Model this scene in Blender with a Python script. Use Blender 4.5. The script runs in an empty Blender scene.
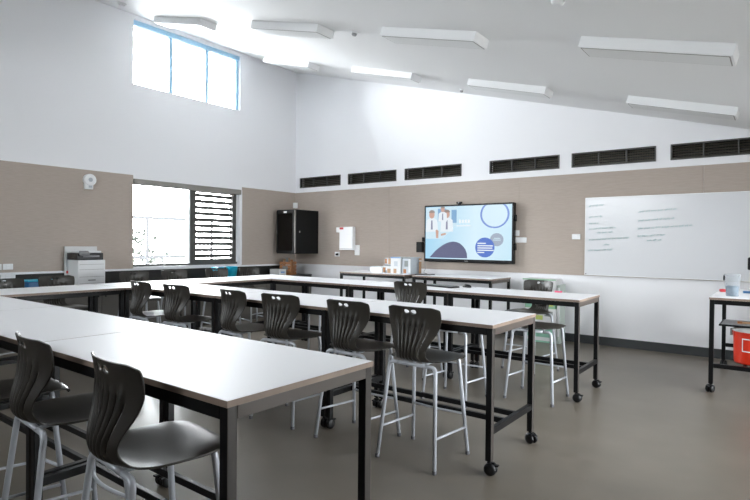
import bpy, bmesh, math, random
from mathutils import Vector, Matrix
random.seed(7)
scn = bpy.context.scene
COL = scn.collection
PI = math.pi

# ------------------------------------------------------------------ materials
def mat(name, color, rough=.5, metal=0.0, spec=.5, bump=None, vary=None, emit=None, coat=0.0):
    m = bpy.data.materials.new(name); m.use_nodes = True
    nt = m.node_tree; b = nt.nodes['Principled BSDF']
    b.inputs['Base Color'].default_value = (*color, 1)
    b.inputs['Roughness'].default_value = rough
    b.inputs['Metallic'].default_value = metal
    b.inputs['Specular IOR Level'].default_value = spec
    b.inputs['Coat Weight'].default_value = coat
    if emit:
        b.inputs['Emission Color'].default_value = (*emit[0], 1)
        b.inputs['Emission Strength'].default_value = emit[1]
    if vary or bump:
        tc = nt.nodes.new('ShaderNodeTexCoord')
    if vary:                                    # (scale, amount, stretch) : uneven tone of the material itself
        mp = nt.nodes.new('ShaderNodeMapping'); mp.inputs['Scale'].default_value = vary[2]
        n = nt.nodes.new('ShaderNodeTexNoise'); n.inputs['Scale'].default_value = vary[0]; n.inputs['Detail'].default_value = 6
        r = nt.nodes.new('ShaderNodeValToRGB')
        a = vary[1]
        r.color_ramp.elements[0].position = .3; r.color_ramp.elements[1].position = .7
        r.color_ramp.elements[0].color = (*[c*(1-a) for c in color], 1)
        r.color_ramp.elements[1].color = (*[min(1, c*(1+a)) for c in color], 1)
        nt.links.new(tc.outputs['Object'], mp.inputs[0]); nt.links.new(mp.outputs[0], n.inputs['Vector'])
        nt.links.new(n.outputs['Fac'], r.inputs[0]); nt.links.new(r.outputs[0], b.inputs['Base Color'])
    if bump:                                    # (scale, strength, stretch)
        mp = nt.nodes.new('ShaderNodeMapping'); mp.inputs['Scale'].default_value = bump[2]
        n = nt.nodes.new('ShaderNodeTexNoise'); n.inputs['Scale'].default_value = bump[0]; n.inputs['Detail'].default_value = 4
        bp = nt.nodes.new('ShaderNodeBump'); bp.inputs['Strength'].default_value = bump[1]; bp.inputs['Distance'].default_value = .01
        nt.links.new(tc.outputs['Object'], mp.inputs[0]); nt.links.new(mp.outputs[0], n.inputs['Vector'])
        nt.links.new(n.outputs['Fac'], bp.inputs['Height']); nt.links.new(bp.outputs[0], b.inputs['Normal'])
    return m

M = {}
M['wall'] = mat('white wall paint', (.86, .863, .888), .6)
M['ceiling'] = mat('white ceiling paint', (.84, .845, .85), .75)
M['tan'] = mat('tan acoustic panel', (.45, .387, .338), .9, vary=(9, .05, (1, 1, 14)), bump=(60, .15, (1, 1, 5)), spec=.2)
M['floor'] = mat('grey brown vinyl floor', (.142, .123, .099), .36, vary=(2.2, .10, (1, 1, 1)), bump=(3, .03, (1, 1, 1)), spec=.5)
M['skirt'] = mat('dark grey skirting', (.045, .05, .052), .5)
M['dark_low'] = mat('dark lower wall', (.014, .0135, .013), .6)
M['cab'] = mat('dark taupe cabinet laminate', (.085, .078, .068), .5, vary=(3, .06, (1, 1, 1)))
M['blacktop'] = mat('black worktop', (.018, .019, .02), .4)
M['white_lam'] = mat('white laminate', (.84, .845, .865), .5)
M['ply'] = mat('tan edge band', (.25, .185, .145), .5, vary=(8, .12, (1, 1, 1)))
M['black'] = mat('satin black steel', (.0045, .0045, .005), .4, spec=.22)
M['taupe'] = mat('taupe apron end', (.075, .060, .050), .45)
M['taupe_dark'] = mat('dark taupe leg outer side', (.036, .030, .026), .42)
M['rubber'] = mat('black rubber', (.006, .006, .0065), .35, spec=.3)
M['shell'] = mat('charcoal moulded plastic', (.032, .0285, .0235), .36, spec=.42, bump=(260, .05, (1, 1, 1)))
M['legs'] = mat('pale silver powder coat', (.47, .49, .53), .38, metal=.15)
M['cap'] = mat('grey rubber foot', (.10, .10, .11), .6)
M['frame_dark'] = mat('dark grey aluminium', (.085, .083, .08), .45, metal=.2)
M['blade'] = mat('dark louvre blade', (.028, .027, .026), .5)
M['frame_blue'] = mat('blue grey aluminium', (.36, .58, .76), .4)
M['blind'] = mat('grey blind cassette', (.27, .255, .235), .6)
M['white_pl'] = mat('white plastic', (.82, .83, .84), .35)
M['white_metal'] = mat('white enamel', (.85, .86, .87), .3)
M['diffuser'] = mat('opal diffuser', (.74, .75, .75), .35)
M['seam'] = mat('grey seam', (.30, .29, .28), .6)
M['grey_pl'] = mat('grey plastic', (.28, .28, .29), .4)
M['vent_black'] = mat('black vent metal', (.012, .012, .012), .45)
M['vent_slat'] = mat('bronze vent slat', (.11, .098, .076), .3, metal=.5)
M['tv_body'] = mat('black television plastic', (.01, .01, .011), .25)
M['rack'] = mat('black rack steel', (.004, .005, .0055), .4, spec=.25)
M['red'] = mat('red plastic', (.72, .035, .012), .3)
M['cyan'] = mat('cyan plastic', (.02, .50, .72), .35)
M['card'] = mat('white carton', (.66, .665, .67), .6)
M['card2'] = mat('pale blue grey carton', (.46, .50, .54), .6)
M['green'] = mat('pale green print', (.26, .46, .30), .6)
M['mint'] = mat('mint print', (.24, .48, .36), .6)
M['sage'] = mat('grey green board', (.44, .50, .46), .6)
M['yellow'] = mat('yellow green print', (.46, .54, .14), .6)
M['grey_print'] = mat('grey print', (.22, .24, .24), .6)
M['pink'] = mat('pink plastic', (.85, .16, .28), .5)
M['orange'] = mat('orange brown timber', (.36, .155, .06), .5, vary=(30, .4, (1, 1, 4)))
M['wood'] = mat('light timber', (.40, .24, .13), .5)
M['blueprint'] = mat('blue print', (.20, .36, .62), .5)
M['steel'] = mat('bright metal', (.6, .6, .6), .25, metal=.9)
M['ink'] = mat('teal marker ink', (.28, .56, .56), .6)
M['leaf'] = mat('grey green leaf', (.03, .036, .028), .7)
M['ground'] = mat('pale concrete ground', (.13, .125, .115), .8)
M['rail_out'] = mat('grey fence steel', (.018, .018, .02), .5)
M['board'] = mat('whiteboard enamel', (.72, .73, .755), .22)
M['red_print'] = mat('red print', (.60, .05, .06), .5)
M['bluebin'] = mat('blue plastic', (.03, .14, .32), .4)
def emat(name, c, s=.215): return mat(name, (.01, .01, .01), .25, emit=(c, s))
M['scr_bg'] = None

def glass_mat(name, tint, gloss=.08):
    m = bpy.data.materials.new(name); m.use_nodes = True
    nt = m.node_tree; nt.nodes.clear()
    o = nt.nodes.new('ShaderNodeOutputMaterial'); mx = nt.nodes.new('ShaderNodeMixShader')
    t = nt.nodes.new('ShaderNodeBsdfTransparent'); g = nt.nodes.new('ShaderNodeBsdfGlossy')
    fr = nt.nodes.new('ShaderNodeFresnel'); fr.inputs[0].default_value = 1.45
    t.inputs[0].default_value = (*tint, 1); g.inputs['Roughness'].default_value = .02
    nt.links.new(fr.outputs[0], mx.inputs[0]); nt.links.new(t.outputs[0], mx.inputs[1]); nt.links.new(g.outputs[0], mx.inputs[2])
    nt.links.new(mx.outputs[0], o.inputs[0]); return m
M['glass'] = glass_mat('window glass', (.96, .98, .98))
M['smoke_glass'] = glass_mat('smoked glass door', (.8, .82, .82))

def jug_mat(name, c, f):
    m = bpy.data.materials.new(name); m.use_nodes = True
    nt = m.node_tree; b = nt.nodes['Principled BSDF']; o = nt.nodes['Material Output']
    b.inputs['Base Color'].default_value = (*c, 1); b.inputs['Roughness'].default_value = .3
    t = nt.nodes.new('ShaderNodeBsdfTransparent'); mx = nt.nodes.new('ShaderNodeMixShader'); mx.inputs[0].default_value = f
    nt.links.new(t.outputs[0], mx.inputs[1]); nt.links.new(b.outputs[0], mx.inputs[2]); nt.links.new(mx.outputs[0], o.inputs[0])
    return m
M['jug'] = jug_mat('translucent plastic', (.50, .54, .58), .24)
M['liquid'] = mat('blue grey contents', (.06, .15, .23), .3)

# ------------------------------------------------------------------ mesh builder
class MB:
    def __init__(self): self.bm = bmesh.new(); self.mi = 0
    def _mark(self, faces, smooth=False):
        for f in faces:
            f.material_index = self.mi; f.smooth = smooth
    def box(self, lo, hi, bevel=0, rot=None, segs=2):
        lo, hi = Vector(lo), Vector(hi)
        c = (lo+hi)/2; s = hi-lo
        before = set(self.bm.faces)
        r = bmesh.ops.create_cube(self.bm, size=1)
        vs = r['verts']
        mx = Matrix.Translation(c) @ (rot.to_4x4() if rot else Matrix.Identity(4)) @ Matrix.Diagonal((*s, 1))
        bmesh.ops.transform(self.bm, matrix=mx, verts=vs)
        if bevel:
            es = {e for v in vs for e in v.link_edges}
            bmesh.ops.bevel(self.bm, geom=list(es), offset=bevel, segments=segs, affect='EDGES', profile=.5)
        self._mark([f for f in self.bm.faces if f not in before])
        return self
    def quad(self, pts):
        f = self.bm.faces.new([self.bm.verts.new(p) for p in pts]); self._mark([f]); return self
    def poly_prism(self, pts, d):             # pts: planar polygon in 3D, d: extrusion vector
        d = Vector(d); a = [self.bm.verts.new(p) for p in pts]; b = [self.bm.verts.new(Vector(p)+d) for p in pts]
        fs = [self.bm.faces.new(a), self.bm.faces.new(b[::-1])]
        n = len(a)
        for i in range(n): fs.append(self.bm.faces.new((a[i], b[i], b[(i+1) % n], a[(i+1) % n])))
        self._mark(fs); bmesh.ops.recalc_face_normals(self.bm, faces=fs); return self
    def tube(self, pts, r, segs=10, cap=True):
        pts = [Vector(p) for p in pts]; rings = []
        n = len(pts); up = None
        rs = r if isinstance(r, (list, tuple)) else [r]*n
        for i, p in enumerate(pts):
            t = (pts[min(i+1, n-1)]-pts[max(i-1, 0)]).normalized()
            if up is None:
                up = Vector((0, 0, 1)) if abs(t.z) < .9 else Vector((1, 0, 0))
            x = t.cross(up)
            if x.length < 1e-4: x = t.cross(Vector((0, 1, 0)))
            x.normalize(); y = x.cross(t).normalized(); up = y
            rings.append([self.bm.verts.new(p + (x*math.cos(a)+y*math.sin(a))*rs[i]) for a in [2*PI*k/segs for k in range(segs)]])
        fs = []
        for a, b in zip(rings, rings[1:]):
            for k in range(segs): fs.append(self.bm.faces.new((a[k], a[(k+1) % segs], b[(k+1) % segs], b[k])))
        self._mark(fs, True)
        if cap:
            c = [self.bm.faces.new(rings[0][::-1]), self.bm.faces.new(rings[-1])]; self._mark(c)
        return self
    def lathe(self, prof, c=(0, 0, 0), segs=24, axis='Z', capped=True):
        c = Vector(c); rings = []
        for r, h in prof:
            ring = []
            for k in range(segs):
                a = 2*PI*k/segs
                p = Vector((r*math.cos(a), r*math.sin(a), h))
                if axis == 'X': p = Vector((p.z, p.x, p.y))
                if axis == 'Y': p = Vector((p.x, p.z, p.y))
                ring.append(self.bm.verts.new(c+p))
            rings.append(ring)
        fs = []
        for a, b in zip(rings, rings[1:]):
            for k in range(segs): fs.append(self.bm.faces.new((a[k], a[(k+1) % segs], b[(k+1) % segs], b[k])))
        self._mark(fs, True)
        if capped:
            caps = [self.bm.faces.new(rings[0][::-1]), self.bm.faces.new(rings[-1])]; self._mark(caps); fs += caps
        bmesh.ops.recalc_face_normals(self.bm, faces=fs)
        return self
    def m(self, i): self.mi = i; return self
    def build(self, name, mats, parent=None, sharp=None):
        me = bpy.data.meshes.new(name); self.bm.to_mesh(me); self.bm.free()
        for k in (mats if isinstance(mats, (list, tuple)) else [mats]): me.materials.append(M[k] if isinstance(k, str) else k)
        o = bpy.data.objects.new(name, me); COL.objects.link(o)
        if parent: o.parent = parent
        return o

def thing(name, label, cat, loc=(0, 0, 0), rz=0, group=None):
    o = bpy.data.objects.new(name, None); COL.objects.link(o)
    o.empty_display_size = .1
    o.location = loc; o.rotation_euler = (0, 0, rz)
    return tag(o, label, cat, group)
def tag(o, label, cat, group=None):
    o['label'] = label; o['category'] = cat
    if group: o['group'] = group
    return o
def struct(o, label=None):
    o['kind'] = 'structure'
    if label: o['label'] = label
    return o
def dup(root, loc, rz, label, group=None):
    r = root.copy(); COL.objects.link(r); r.location = loc; r.rotation_euler = (0, 0, rz); r['label'] = label
    if group: r['group'] = group
    for ch in list(root.children):
        c = ch.copy(); COL.objects.link(c); c.parent = r
        for g in ch.children:
            d = g.copy(); COL.objects.link(d); d.parent = c
    return r

def rounded(pts, rad, n=6):                       # polyline with rounded inner corners
    pts = [Vector(p) for p in pts]; out = [pts[0]]
    for i in range(1, len(pts)-1):
        p = pts[i]; a = (pts[i-1]-p); b = (pts[i+1]-p)
        r = min(rad, a.length*.49, b.length*.49)
        p0 = p + a.normalized()*r; p1 = p + b.normalized()*r
        for k in range(n+1):
            t = k/n; out.append(p0*(1-t)**2 + p*2*t*(1-t) + p1*t*t)
    out.append(pts[-1]); return out

# ------------------------------------------------------------------ room
XL, XR, YF, YB = -7.993, 1.12, 7.854, -3.2
def zc(x): return 4.856 - .2703*(x+8)             # underside of the sloping ceiling
struct(MB().box((XL-.2, YB-.2, -.1), (XR+.2, YF+.2, 0)).build('floor', 'floor'))
b = MB()
x0, x1 = XL-.2, XR+.2
b.poly_prism([(x0, YB-.2, zc(x0)), (x1, YB-.2, zc(x1)), (x1, YB-.2, zc(x1)+.15), (x0, YB-.2, zc(x0)+.15)], (0, YF-YB+.4, 0))
struct(b.build('ceiling', 'ceiling'))
# front wall
def wall_piece(b, xa, xb, y0, dy, z0a, z1a=None, z1b=None):
    z1a = zc(xa) if z1a is None else z1a; z1b = zc(xb) if z1b is None else z1b
    b.poly_prism([(xa, y0, z0a), (xb, y0, z0a), (xb, y0, z1b), (xa, y0, z1a)], (0, dy, 0))
VENTS = [(-7.866, -6.775), (-6.593, -5.475), (-5.30, -4.187), (-3.697, -2.60), (-2.43, -1.343), (-1.177, -.08)]
VZ0, VZ1 = 2.485, 2.69
b = MB()
wall_piece(b, XL-.2, XR+.2, YF, .2, 0, VZ0, VZ0)
edges = [XL-.2] + [v for ab in VENTS for v in ab] + [XR+.2]
for i in range(0, len(edges), 2):
    xa, xb = edges[i], edges[i+1]
    if xb > -.5: wall_piece(b, xa, xb, YF, .2, VZ0, max(zc(xa), VZ0+.01), max(zc(xb), VZ0-.15))
    else: wall_piece(b, xa, xb, YF, .2, VZ0)
for xa, xb in VENTS:
    if min(zc(xa), zc(xb)) > VZ1: wall_piece(b, xa, xb, YF, .2, VZ1)
    else: b.poly_prism([(xa, YF, VZ1), (xa+(zc(xa)-VZ1)/.2703, YF, VZ1), (xa, YF, zc(xa))], (0, .2, 0))
struct(b.build('wall_front', 'wall'))
# left wall with two openings
W1 = (4.385, 6.43, .965, 2.335); W2 = (4.385, 6.43, 3.795, 4.785)
WX = (XL-.2, XL)
b = MB()
ztop = zc(XL)
b.box((WX[0], YB-.2, 0), (WX[1], W1[0], ztop)).box((WX[0], W1[1], 0), (WX[1], YF, ztop))
b.box((WX[0], W1[0], 0), (WX[1], W1[1], W1[2])).box((WX[0], W1[0], W1[3]), (WX[1], W1[1], W2[2])).box((WX[0], W1[0], W2[3]), (WX[1], W1[1], ztop))
struct(b.build('wall_left', 'wall'))
# right wall with wide glazed doors (behind and beside the camera)
D1 = (2.2, 6.6, 0.02, 2.10)
b = MB()
zr = zc(XR)
b.box((XR, YB-.2, 0), (XR+.2, D1[0], zr)).box((XR, D1[1], 0), (XR+.2, YF, zr)).box((XR, D1[0], D1[3]), (XR+.2, D1[1], zr))
b.box((XR, D1[0], 0), (XR+.2, D1[1], D1[2]))
struct(b.build('wall_right', 'wall'))
# back wall
b = MB()
B1 = (-7.4, -3.0, 2.75, 3.38)                       # high window band behind the camera
wall_piece(b, XL-.2, B1[0], YB-.2, .2, 0); wall_piece(b, B1[1], XR+.2, YB-.2, .2, 0)
wall_piece(b, B1[0], B1[1], YB-.2, .2, 0, B1[2], B1[2]); wall_piece(b, B1[0], B1[1], YB-.2, .2, B1[3])
struct(b.build('wall_back', 'wall'))

# tan acoustic panelling
TZ0, TZ1 = .955, 2.392
b = MB()
xs = [XL+.012, -5.6, -3.2, -.8, XR-.01]
for xa, xb in zip(xs, xs[1:]): b.box((xa, YF-.012, TZ0), (xb-.003, YF-.0002, TZ1))
struct(b.build('trim_1', 'tan'), 'tan acoustic panelling along the front wall')
b = MB()
for ya, yb in ((YB, .6), (.6, 2.5), (2.5, W1[0])): b.box((XL+.0002, ya, TZ0), (XL+.012, yb-.003, TZ1))
for ya, yb in ((W1[1], YF-.0002),): b.box((XL+.0002, ya+.05, TZ0), (XL+.012, yb, TZ1))
struct(b.build('trim_2', 'tan'), 'tan acoustic panelling along the window wall')
struct(MB().box((XL+.0002, YB, TZ0-.028), (XL+.045, YF-.0002, TZ0)).build('trim_3', 'white_lam'), 'thin white ledge under the panelling')
struct(MB().box((XL+.0002, YB, 0), (XL+.012, YF-.0002, TZ0-.028)).build('trim_4', 'dark_low'), 'dark lower lining of the window wall')
struct(MB().box((-7.44, YF-.014, 0), (XR-.0002, YF-.0002, .118), .003).build('baseboard_front', 'skirt'))

b = MB()
for ya, yb, za in ((YB+.013, D1[0], 0), (D1[0], D1[1], D1[3]+.001), (D1[1], YF-.02, TZ0)): b.box((XR-.012, ya, za), (XR-.0002, yb, TZ1-.02))
struct(b.build('trim_7', 'tan'), 'tan acoustic panelling along the right wall')

# lower window: fixed pane, louvre bay, blind cassette
w = struct(thing('window_1', 'lower window with a fixed pane and a louvred bay', 'window', (0, 0, 0)))
del w['category']
fx0, fx1 = XL-.12, XL-.06
y0, y1, z0, z1 = W1
MB().box((fx0, y0+.001, z0+.001), (fx1, y1-.001, z0+.05)).box((fx0, y0+.001, z1-.05), (fx1, y1-.001, z1-.001)).box((fx0, y0+.001, z0+.05), (fx1, y0+.03, z1-.05)).build('frame', 'frame_dark', w)
MB().box((fx0-.005, 5.40, z0+.05), (fx1+.01, 5.425, z1-.05)).build('glazing_bead', 'white_metal', w)
MB().box((fx0-.01, 5.425, z0+.05), (fx1+.02, 5.535, z1-.05), .004).build('mullion', 'frame_dark', w)
MB().box((fx0, 5.535, z0+.05), (fx1+.01, 6.36, z0+.115)).box((fx0, 5.535, z1-.10), (fx1+.01, 6.36, z1-.05)).box((fx0, 6.30, z0+.05), (fx1+.02, 6.385, z1-.05), .004).build('louvre_frame', 'frame_dark', w)
MB().box((fx0, 6.385, z0+.05), (fx1, 6.429, z1-.05)).build('reveal_lining', 'white_metal', w)
MB().box((fx0+.027, y0+.03, z0+.05), (fx0+.033, 5.40, z1-.05)).build('pane', 'glass', w)
nl = 11
for k in range(nl):
    zz = z0+.115 + (k+.5)*(z1-.10-z0-.115)/nl
    R = Matrix.Rotation(math.radians(-55), 3, 'Y')
    MB().box((fx0-.005, 5.536, zz-.004), (fx1+.005, 6.30, zz+.004), .001, rot=R).build('louvre_blade', 'blade', w)
MB().box((fx1+.02, 6.325, 1.42), (fx1+.045, 6.345, 1.62), .004).build('winder_handle', 'black', w)
bl = tag(MB().box((XL-.055, y0-.005+.01, z1-.085), (XL+.03, y1+.02, z1+.005), .012).build('blind_cassette', 'blind'), 'grey roller blind cassette across the top of the lower window', 'blind')
struct(MB().box((XL-.058, y0+.001, z0+.0005), (XL+.03, y1-.001, z0+.012)).build('trim_5', 'white_lam'), 'white sill of the lower window')
struct(MB().box((XL+.0002, y1+.001, z0), (XL+.012, y1+.049, z1)).build('trim_6', 'white_lam'), 'white strip at the right of the lower window')

# upper clerestory
w = struct(thing('window_2', 'high clerestory window with three panes', 'window')); del w['category']
y0, y1, z0, z1 = W2
MB().box((fx0, y0+.001, z1-.075), (fx1+.03, y1-.001, z1-.001)).box((fx0, y0+.001, z0+.001), (fx1, y1-.001, z0+.02)).box((fx0, y0+.001, z0+.02), (fx1, y0+.02, z1-.075)).box((fx0, y1-.055, z0+.02), (fx1, y1-.001, z1-.075)).build('frame', 'frame_blue', w)
for yc in (5.06, 5.755): MB().box((fx0, yc-.03, z0+.02), (fx1, yc+.03, z1-.075), .003).build('mullion', 'frame_blue', w)
for ya, yb in ((y0+.02, 5.03), (5.09, 5.725), (5.785, y1-.055)):
    MB().box((fx0+.027, ya, z0+.02), (fx0+.033, yb, z1-.075)).build('pane', 'glass', w)

# glazed doors on the right and long window at the back
w = struct(thing('door_1', 'glazed doors in the right wall', 'door')); del w['category']
y0, y1, z0, z1 = D1
b = MB()
b.box((XR+.06, y0+.001, z1-.06), (XR+.12, y1-.001, z1-.001)).box((XR+.06, y0+.001, z0+.001), (XR+.12, y1-.001, z0+.06))
n = 3
for k in range(n+1):
    yc = y0+.035 + k*(y1-y0-.07)/n; b.box((XR+.06, yc-.033, z0+.06), (XR+.12, yc+.033, z1-.06))
b.build('frame', 'frame_dark', w)
MB().box((XR+.088, y0+.01, z0+.03), (XR+.092, y1-.01, z1-.03)).build('pane', 'glass', w)
w = struct(thing('window_3', 'high window band in the back wall', 'window')); del w['category']
xa, xb, z0, z1 = B1
b = MB().box((xa+.001, YB-.13, z0+.001), (xb-.001, YB-.07, z0+.04)).box((xa+.001, YB-.13, z1-.04), (xb-.001, YB-.07, z1-.001))
for k in range(5):
    xc = xa+.03 + k*(xb-xa-.06)/4; b.box((xc-.028, YB-.13, z0+.04), (xc+.028, YB-.07, z1-.04))
b.build('frame', 'frame_blue', w)
MB().box((xa+.01, YB-.102, z0+.03), (xb-.01, YB-.098, z1-.03)).build('pane', 'glass', w)

# outside the windows
struct(MB().box((-40, -30, -.35), (25, 40, -.12)).build('ground', 'ground'))
fz = thing('fence', 'pale grey post and rail fence seen through the lower window', 'fence', (-11.6, 6.5, -.12))
MB().box((-.03, -4, 2.0), (.03, 5, 2.07)).build('rail', 'rail_out', fz)
MB().box((-.03, -4, 1.10), (.03, 5, 1.17)).build('rail', 'rail_out', fz)
for k in range(5): MB().box((-.025, -3.3+k*1.75-.03, 0), (.025, -3.3+k*1.75+.03, 2.0)).build('post', 'rail_out', fz)
b = MB()
for k in range(420):
    a = random.uniform(0, 2*PI); rr = .75*math.sqrt(random.random()); zz = random.uniform(.5, 1.75)
    f = 1-abs((zz-1.1)/.8)**2
    p = Vector((rr*f*math.cos(a), rr*f*math.sin(a)*1.2, zz)); s = random.uniform(.05, .10)
    u = Vector([random.uniform(-1, 1) for _ in range(3)]).normalized(); v = u.orthogonal().normalized()
    b.quad([p-u*s, p-v*s*.5, p+u*s, p+v*s*.5])
sh = thing('shrub', 'sparse shrub outside the lower window', 'shrub', (-12.6, 6.9, -.12))
b.build('foliage', 'leaf', sh)
MB().tube([(0, 0, 0), (.03, 0, .6), (0, .05, 1.2)], [.03, .022, .012]).build('stem', 'wood', sh)

# ------------------------------------------------------------------ wall vents
VL = ['dark louvred wall vent nearest the room corner', 'dark louvred wall vent second from the room corner, above the white dispenser box',
      'dark louvred wall vent third from the room corner, left of the television', 'dark louvred wall vent above the right half of the television',
      'dark louvred wall vent just left of the whiteboard top, between two others', 'dark louvred wall vent at the far right above the whiteboard']
for (xa, xb), lb in zip(VENTS, VL):
    t = thing('wall_vent', lb, 'vent', ((xa+xb)/2, YF, VZ0), 0, 'wall vents above the front wall panelling')
    h = (xb-xa)/2-.002; H = VZ1-VZ0-.002
    MB().box((-h, -.008, .002), (h, .05, .018)).box((-h, -.008, H-.016), (h, .05, H)).box((-h, -.008, .018), (-h+.016, .05, H-.016)).box((h-.016, -.008, .018), (h, .05, H-.016)).build('frame', 'frame_dark', t)
    MB().box((-h, .12, .002), (h, .13, H)).build('backing', 'vent_black', t)
    for k in range(5):
        z = .034+k*.034
        MB().box((-h+.016, .045, z-.002), (h-.016, .075, z+.002), rot=Matrix.Rotation(math.radians(-22), 3, 'X')).build('slat', 'vent_slat', t)
    for k in (-1, 1):
        MB().box((k*h/3-.007, .0, .018), (k*h/3+.007, .04, H-.016)).build('mullion', 'frame_dark', t)
    b = MB()
    for k in range(36):
        x = -h+.02+k*(2*h-.04)/35; b.box((x-.0012, .041, .018), (x+.0012, .0434, H-.016))
    b.build('wire_grille', 'vent_slat', t)

# ------------------------------------------------------------------ ceiling lights
SL = math.atan(.2703)
def ceil_light(xa, xb, yc, label):
    xm = (xa+xb)/2
    t = thing('ceiling_light', label, 'ceiling light', (xm, yc, zc(xm)), 0, 'rectangular ceiling lights')
    t.rotation_euler = (0, SL, 0)
    L = (xb-xa)/2/math.cos(SL); W = .135; D = .088
    MB().box((-L, -W, -D), (L, W, -.0005), .004).build('housing', 'white_metal', t)
    MB().box((-L+.025, -W+.022, -D-.004), (L-.025, W-.022, -D+.001)).build('diffuser', 'diffuser', t)
    b = MB()
    for s in (-1, 1):
        b.box((-L+.018, s*(W-.018)-.004, -D-.0025), (L-.018, s*(W-.018)+.004, -D+.001)); b.box((s*(L-.020)-.004, -W+.018, -D-.0025), (s*(L-.020)+.004, W-.018, -D+.001))
    b.build('diffuser_rim', 'seam', t)
N_, F_ = 4.565, 6.73
ceil_light(-7.50, -6.36, N_, 'white ceiling light nearest the clerestory window')
ceil_light(-5.30, -4.17, N_, 'white ceiling light second from the clerestory in the nearer row')
ceil_light(-3.29, -2.23, N_, 'white ceiling light third from the clerestory in the nearer row')
ceil_light(-1.31, -.27, N_, 'large white ceiling light at upper right, nearer row')
ceil_light(-7.56, -6.42, F_, 'white ceiling light tucked against the far room corner')
ceil_light(-5.47, -4.34, F_, 'white ceiling light above the third wall vent, farther row')
ceil_light(-3.43, -2.36, F_, 'white ceiling light above the fourth wall vent, farther row')
ceil_light(-1.42, -.38, F_, 'white ceiling light above the rightmost wall vents, farther row')
def puck(x, y, r, label):
    t = thing('smoke_detector', label, 'smoke detector', (x, y, zc(x)), 0, 'small ceiling detectors'); t.rotation_euler = (0, SL, 0)
    MB().lathe([(r, -.0005), (r, -.012), (r*.92, -.016)], segs=24).build('base', 'white_pl', t)
    MB().lathe([(r*.75, -.016), (r*.7, -.035), (r*.45, -.045)], segs=24).build('sensor_head', 'grey_pl' if r < .045 else 'white_pl', t)
puck(-7.40, 3.89, .06, 'round ceiling detector left of the clerestory top corner')
puck(-3.85, 4.68, .04, 'small ceiling detector between the second and third nearer lights')
puck(-1.22, 3.62, .06, 'round ceiling detector at the top edge of the picture')
puck(-4.01, 7.5, .035, 'small ceiling detector close to the front wall')

# ------------------------------------------------------------------ television
tx0, tx1, tz0, tz1 = -4.825, -3.245, 1.083, 2.02
TXC = (tx0+tx1)/2; TW = (tx1-tx0)/2; TH = tz1-tz0; TD = .085
tv = thing('television', 'large black framed television showing a pale blue slide', 'television', (TXC, YF-.012, tz0))
MB().box((-TW, -TD, 0), (TW, -.0005, TH), .008).build('body', 'tv_body', tv)
MB().box((-TW+.35, -.0005-.05, TH*.3), (TW-.35, -.0003, TH*.7)).build('wall_bracket', 'black', tv)
sx, sz0, sz1 = TW-.028, .052, TH-.026
def scr_bg():
    m = bpy.data.materials.new('screen blue'); m.use_nodes = True
    nt = m.node_tree; p = nt.nodes['Principled BSDF']; p.inputs['Base Color'].default_value = (.01, .01, .01, 1); p.inputs['Roughness'].default_value = .3
    tc = nt.nodes.new('ShaderNodeTexCoord'); sp = nt.nodes.new('ShaderNodeSeparateXYZ'); r = nt.nodes.new('ShaderNodeValToRGB')
    nt.links.new(tc.outputs['Generated'], sp.inputs[0]); nt.links.new(sp.outputs['X'], r.inputs[0]); nt.links.new(r.outputs[0], p.inputs['Emission Color'])
    cr = r.color_ramp
    cr.elements[0].position = 0; cr.elements[0].color = (.34, .62, .82, 1); cr.elements[1].position = 1; cr.elements[1].color = (.56, .78, .90, 1)
    e = cr.elements.new(.6); e.color = (.66, .84, .94, 1)
    p.inputs['Emission Strength'].default_value = .215
    return m
M['scr_bg'] = scr_bg()
scr = MB().box((-sx, -TD-.002, sz0), (sx, -TD+.001, sz1)).build('screen', 'scr_bg', tv)
SC = {k: emat('screen '+k, c) for k, c in dict(navy=(.12, .13, .23), ring=(.20, .30, .66), ringfill=(.66, .83, .93), circle=(.10, .19, .58), grey=(.36, .42, .52),
      white=(.85, .90, .93), skin=(.58, .36, .29), hair=(.30, .24, .22), tie=(.25, .25, .36), shirt=(.78, .85, .90), blue=(.22, .40, .62), pale=(.60, .78, .88)).items()}
EPS = [0.0021]
def flat(name, pts, key, lift=None):
    EPS[0] += .00008
    y = -TD-EPS[0]
    b = MB(); pts = [(max(-sx+.001, min(sx-.001, p[0])), p[1]) for p in pts]
    pts = [(x, max(sz0+.001, min(sz1-.001, z))) for x, z in pts]
    b.poly_prism([(x, y, z) for x, z in pts], (0, .0016, 0))
    return b.build(name, SC[key], scr)
def U(px_, py_):                                   # 733x500 view of the slide: screen spans 77..655 x 75..440
    return (-sx + (px_-77)/(655-77)*2*sx, sz1 - (py_-75)/(440-75)*(sz1-sz0))
def ell(cx, cy, rx, ry, a0=0, a1=2*PI, n=40):
    c = U(cx, cy); kx = 2*sx/(655-77); kz = (sz1-sz0)/(440-75)
    return [(c[0]+rx*kx*math.cos(a0+(a1-a0)*k/n), c[1]+ry*kz*math.sin(a0+(a1-a0)*k/n)) for k in range(n if abs(a1-a0-2*PI) < 1e-6 else n+1)]
def rc(x, y, X, Y): return [U(x, Y), U(X, Y), U(X, y), U(x, y)]
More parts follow.
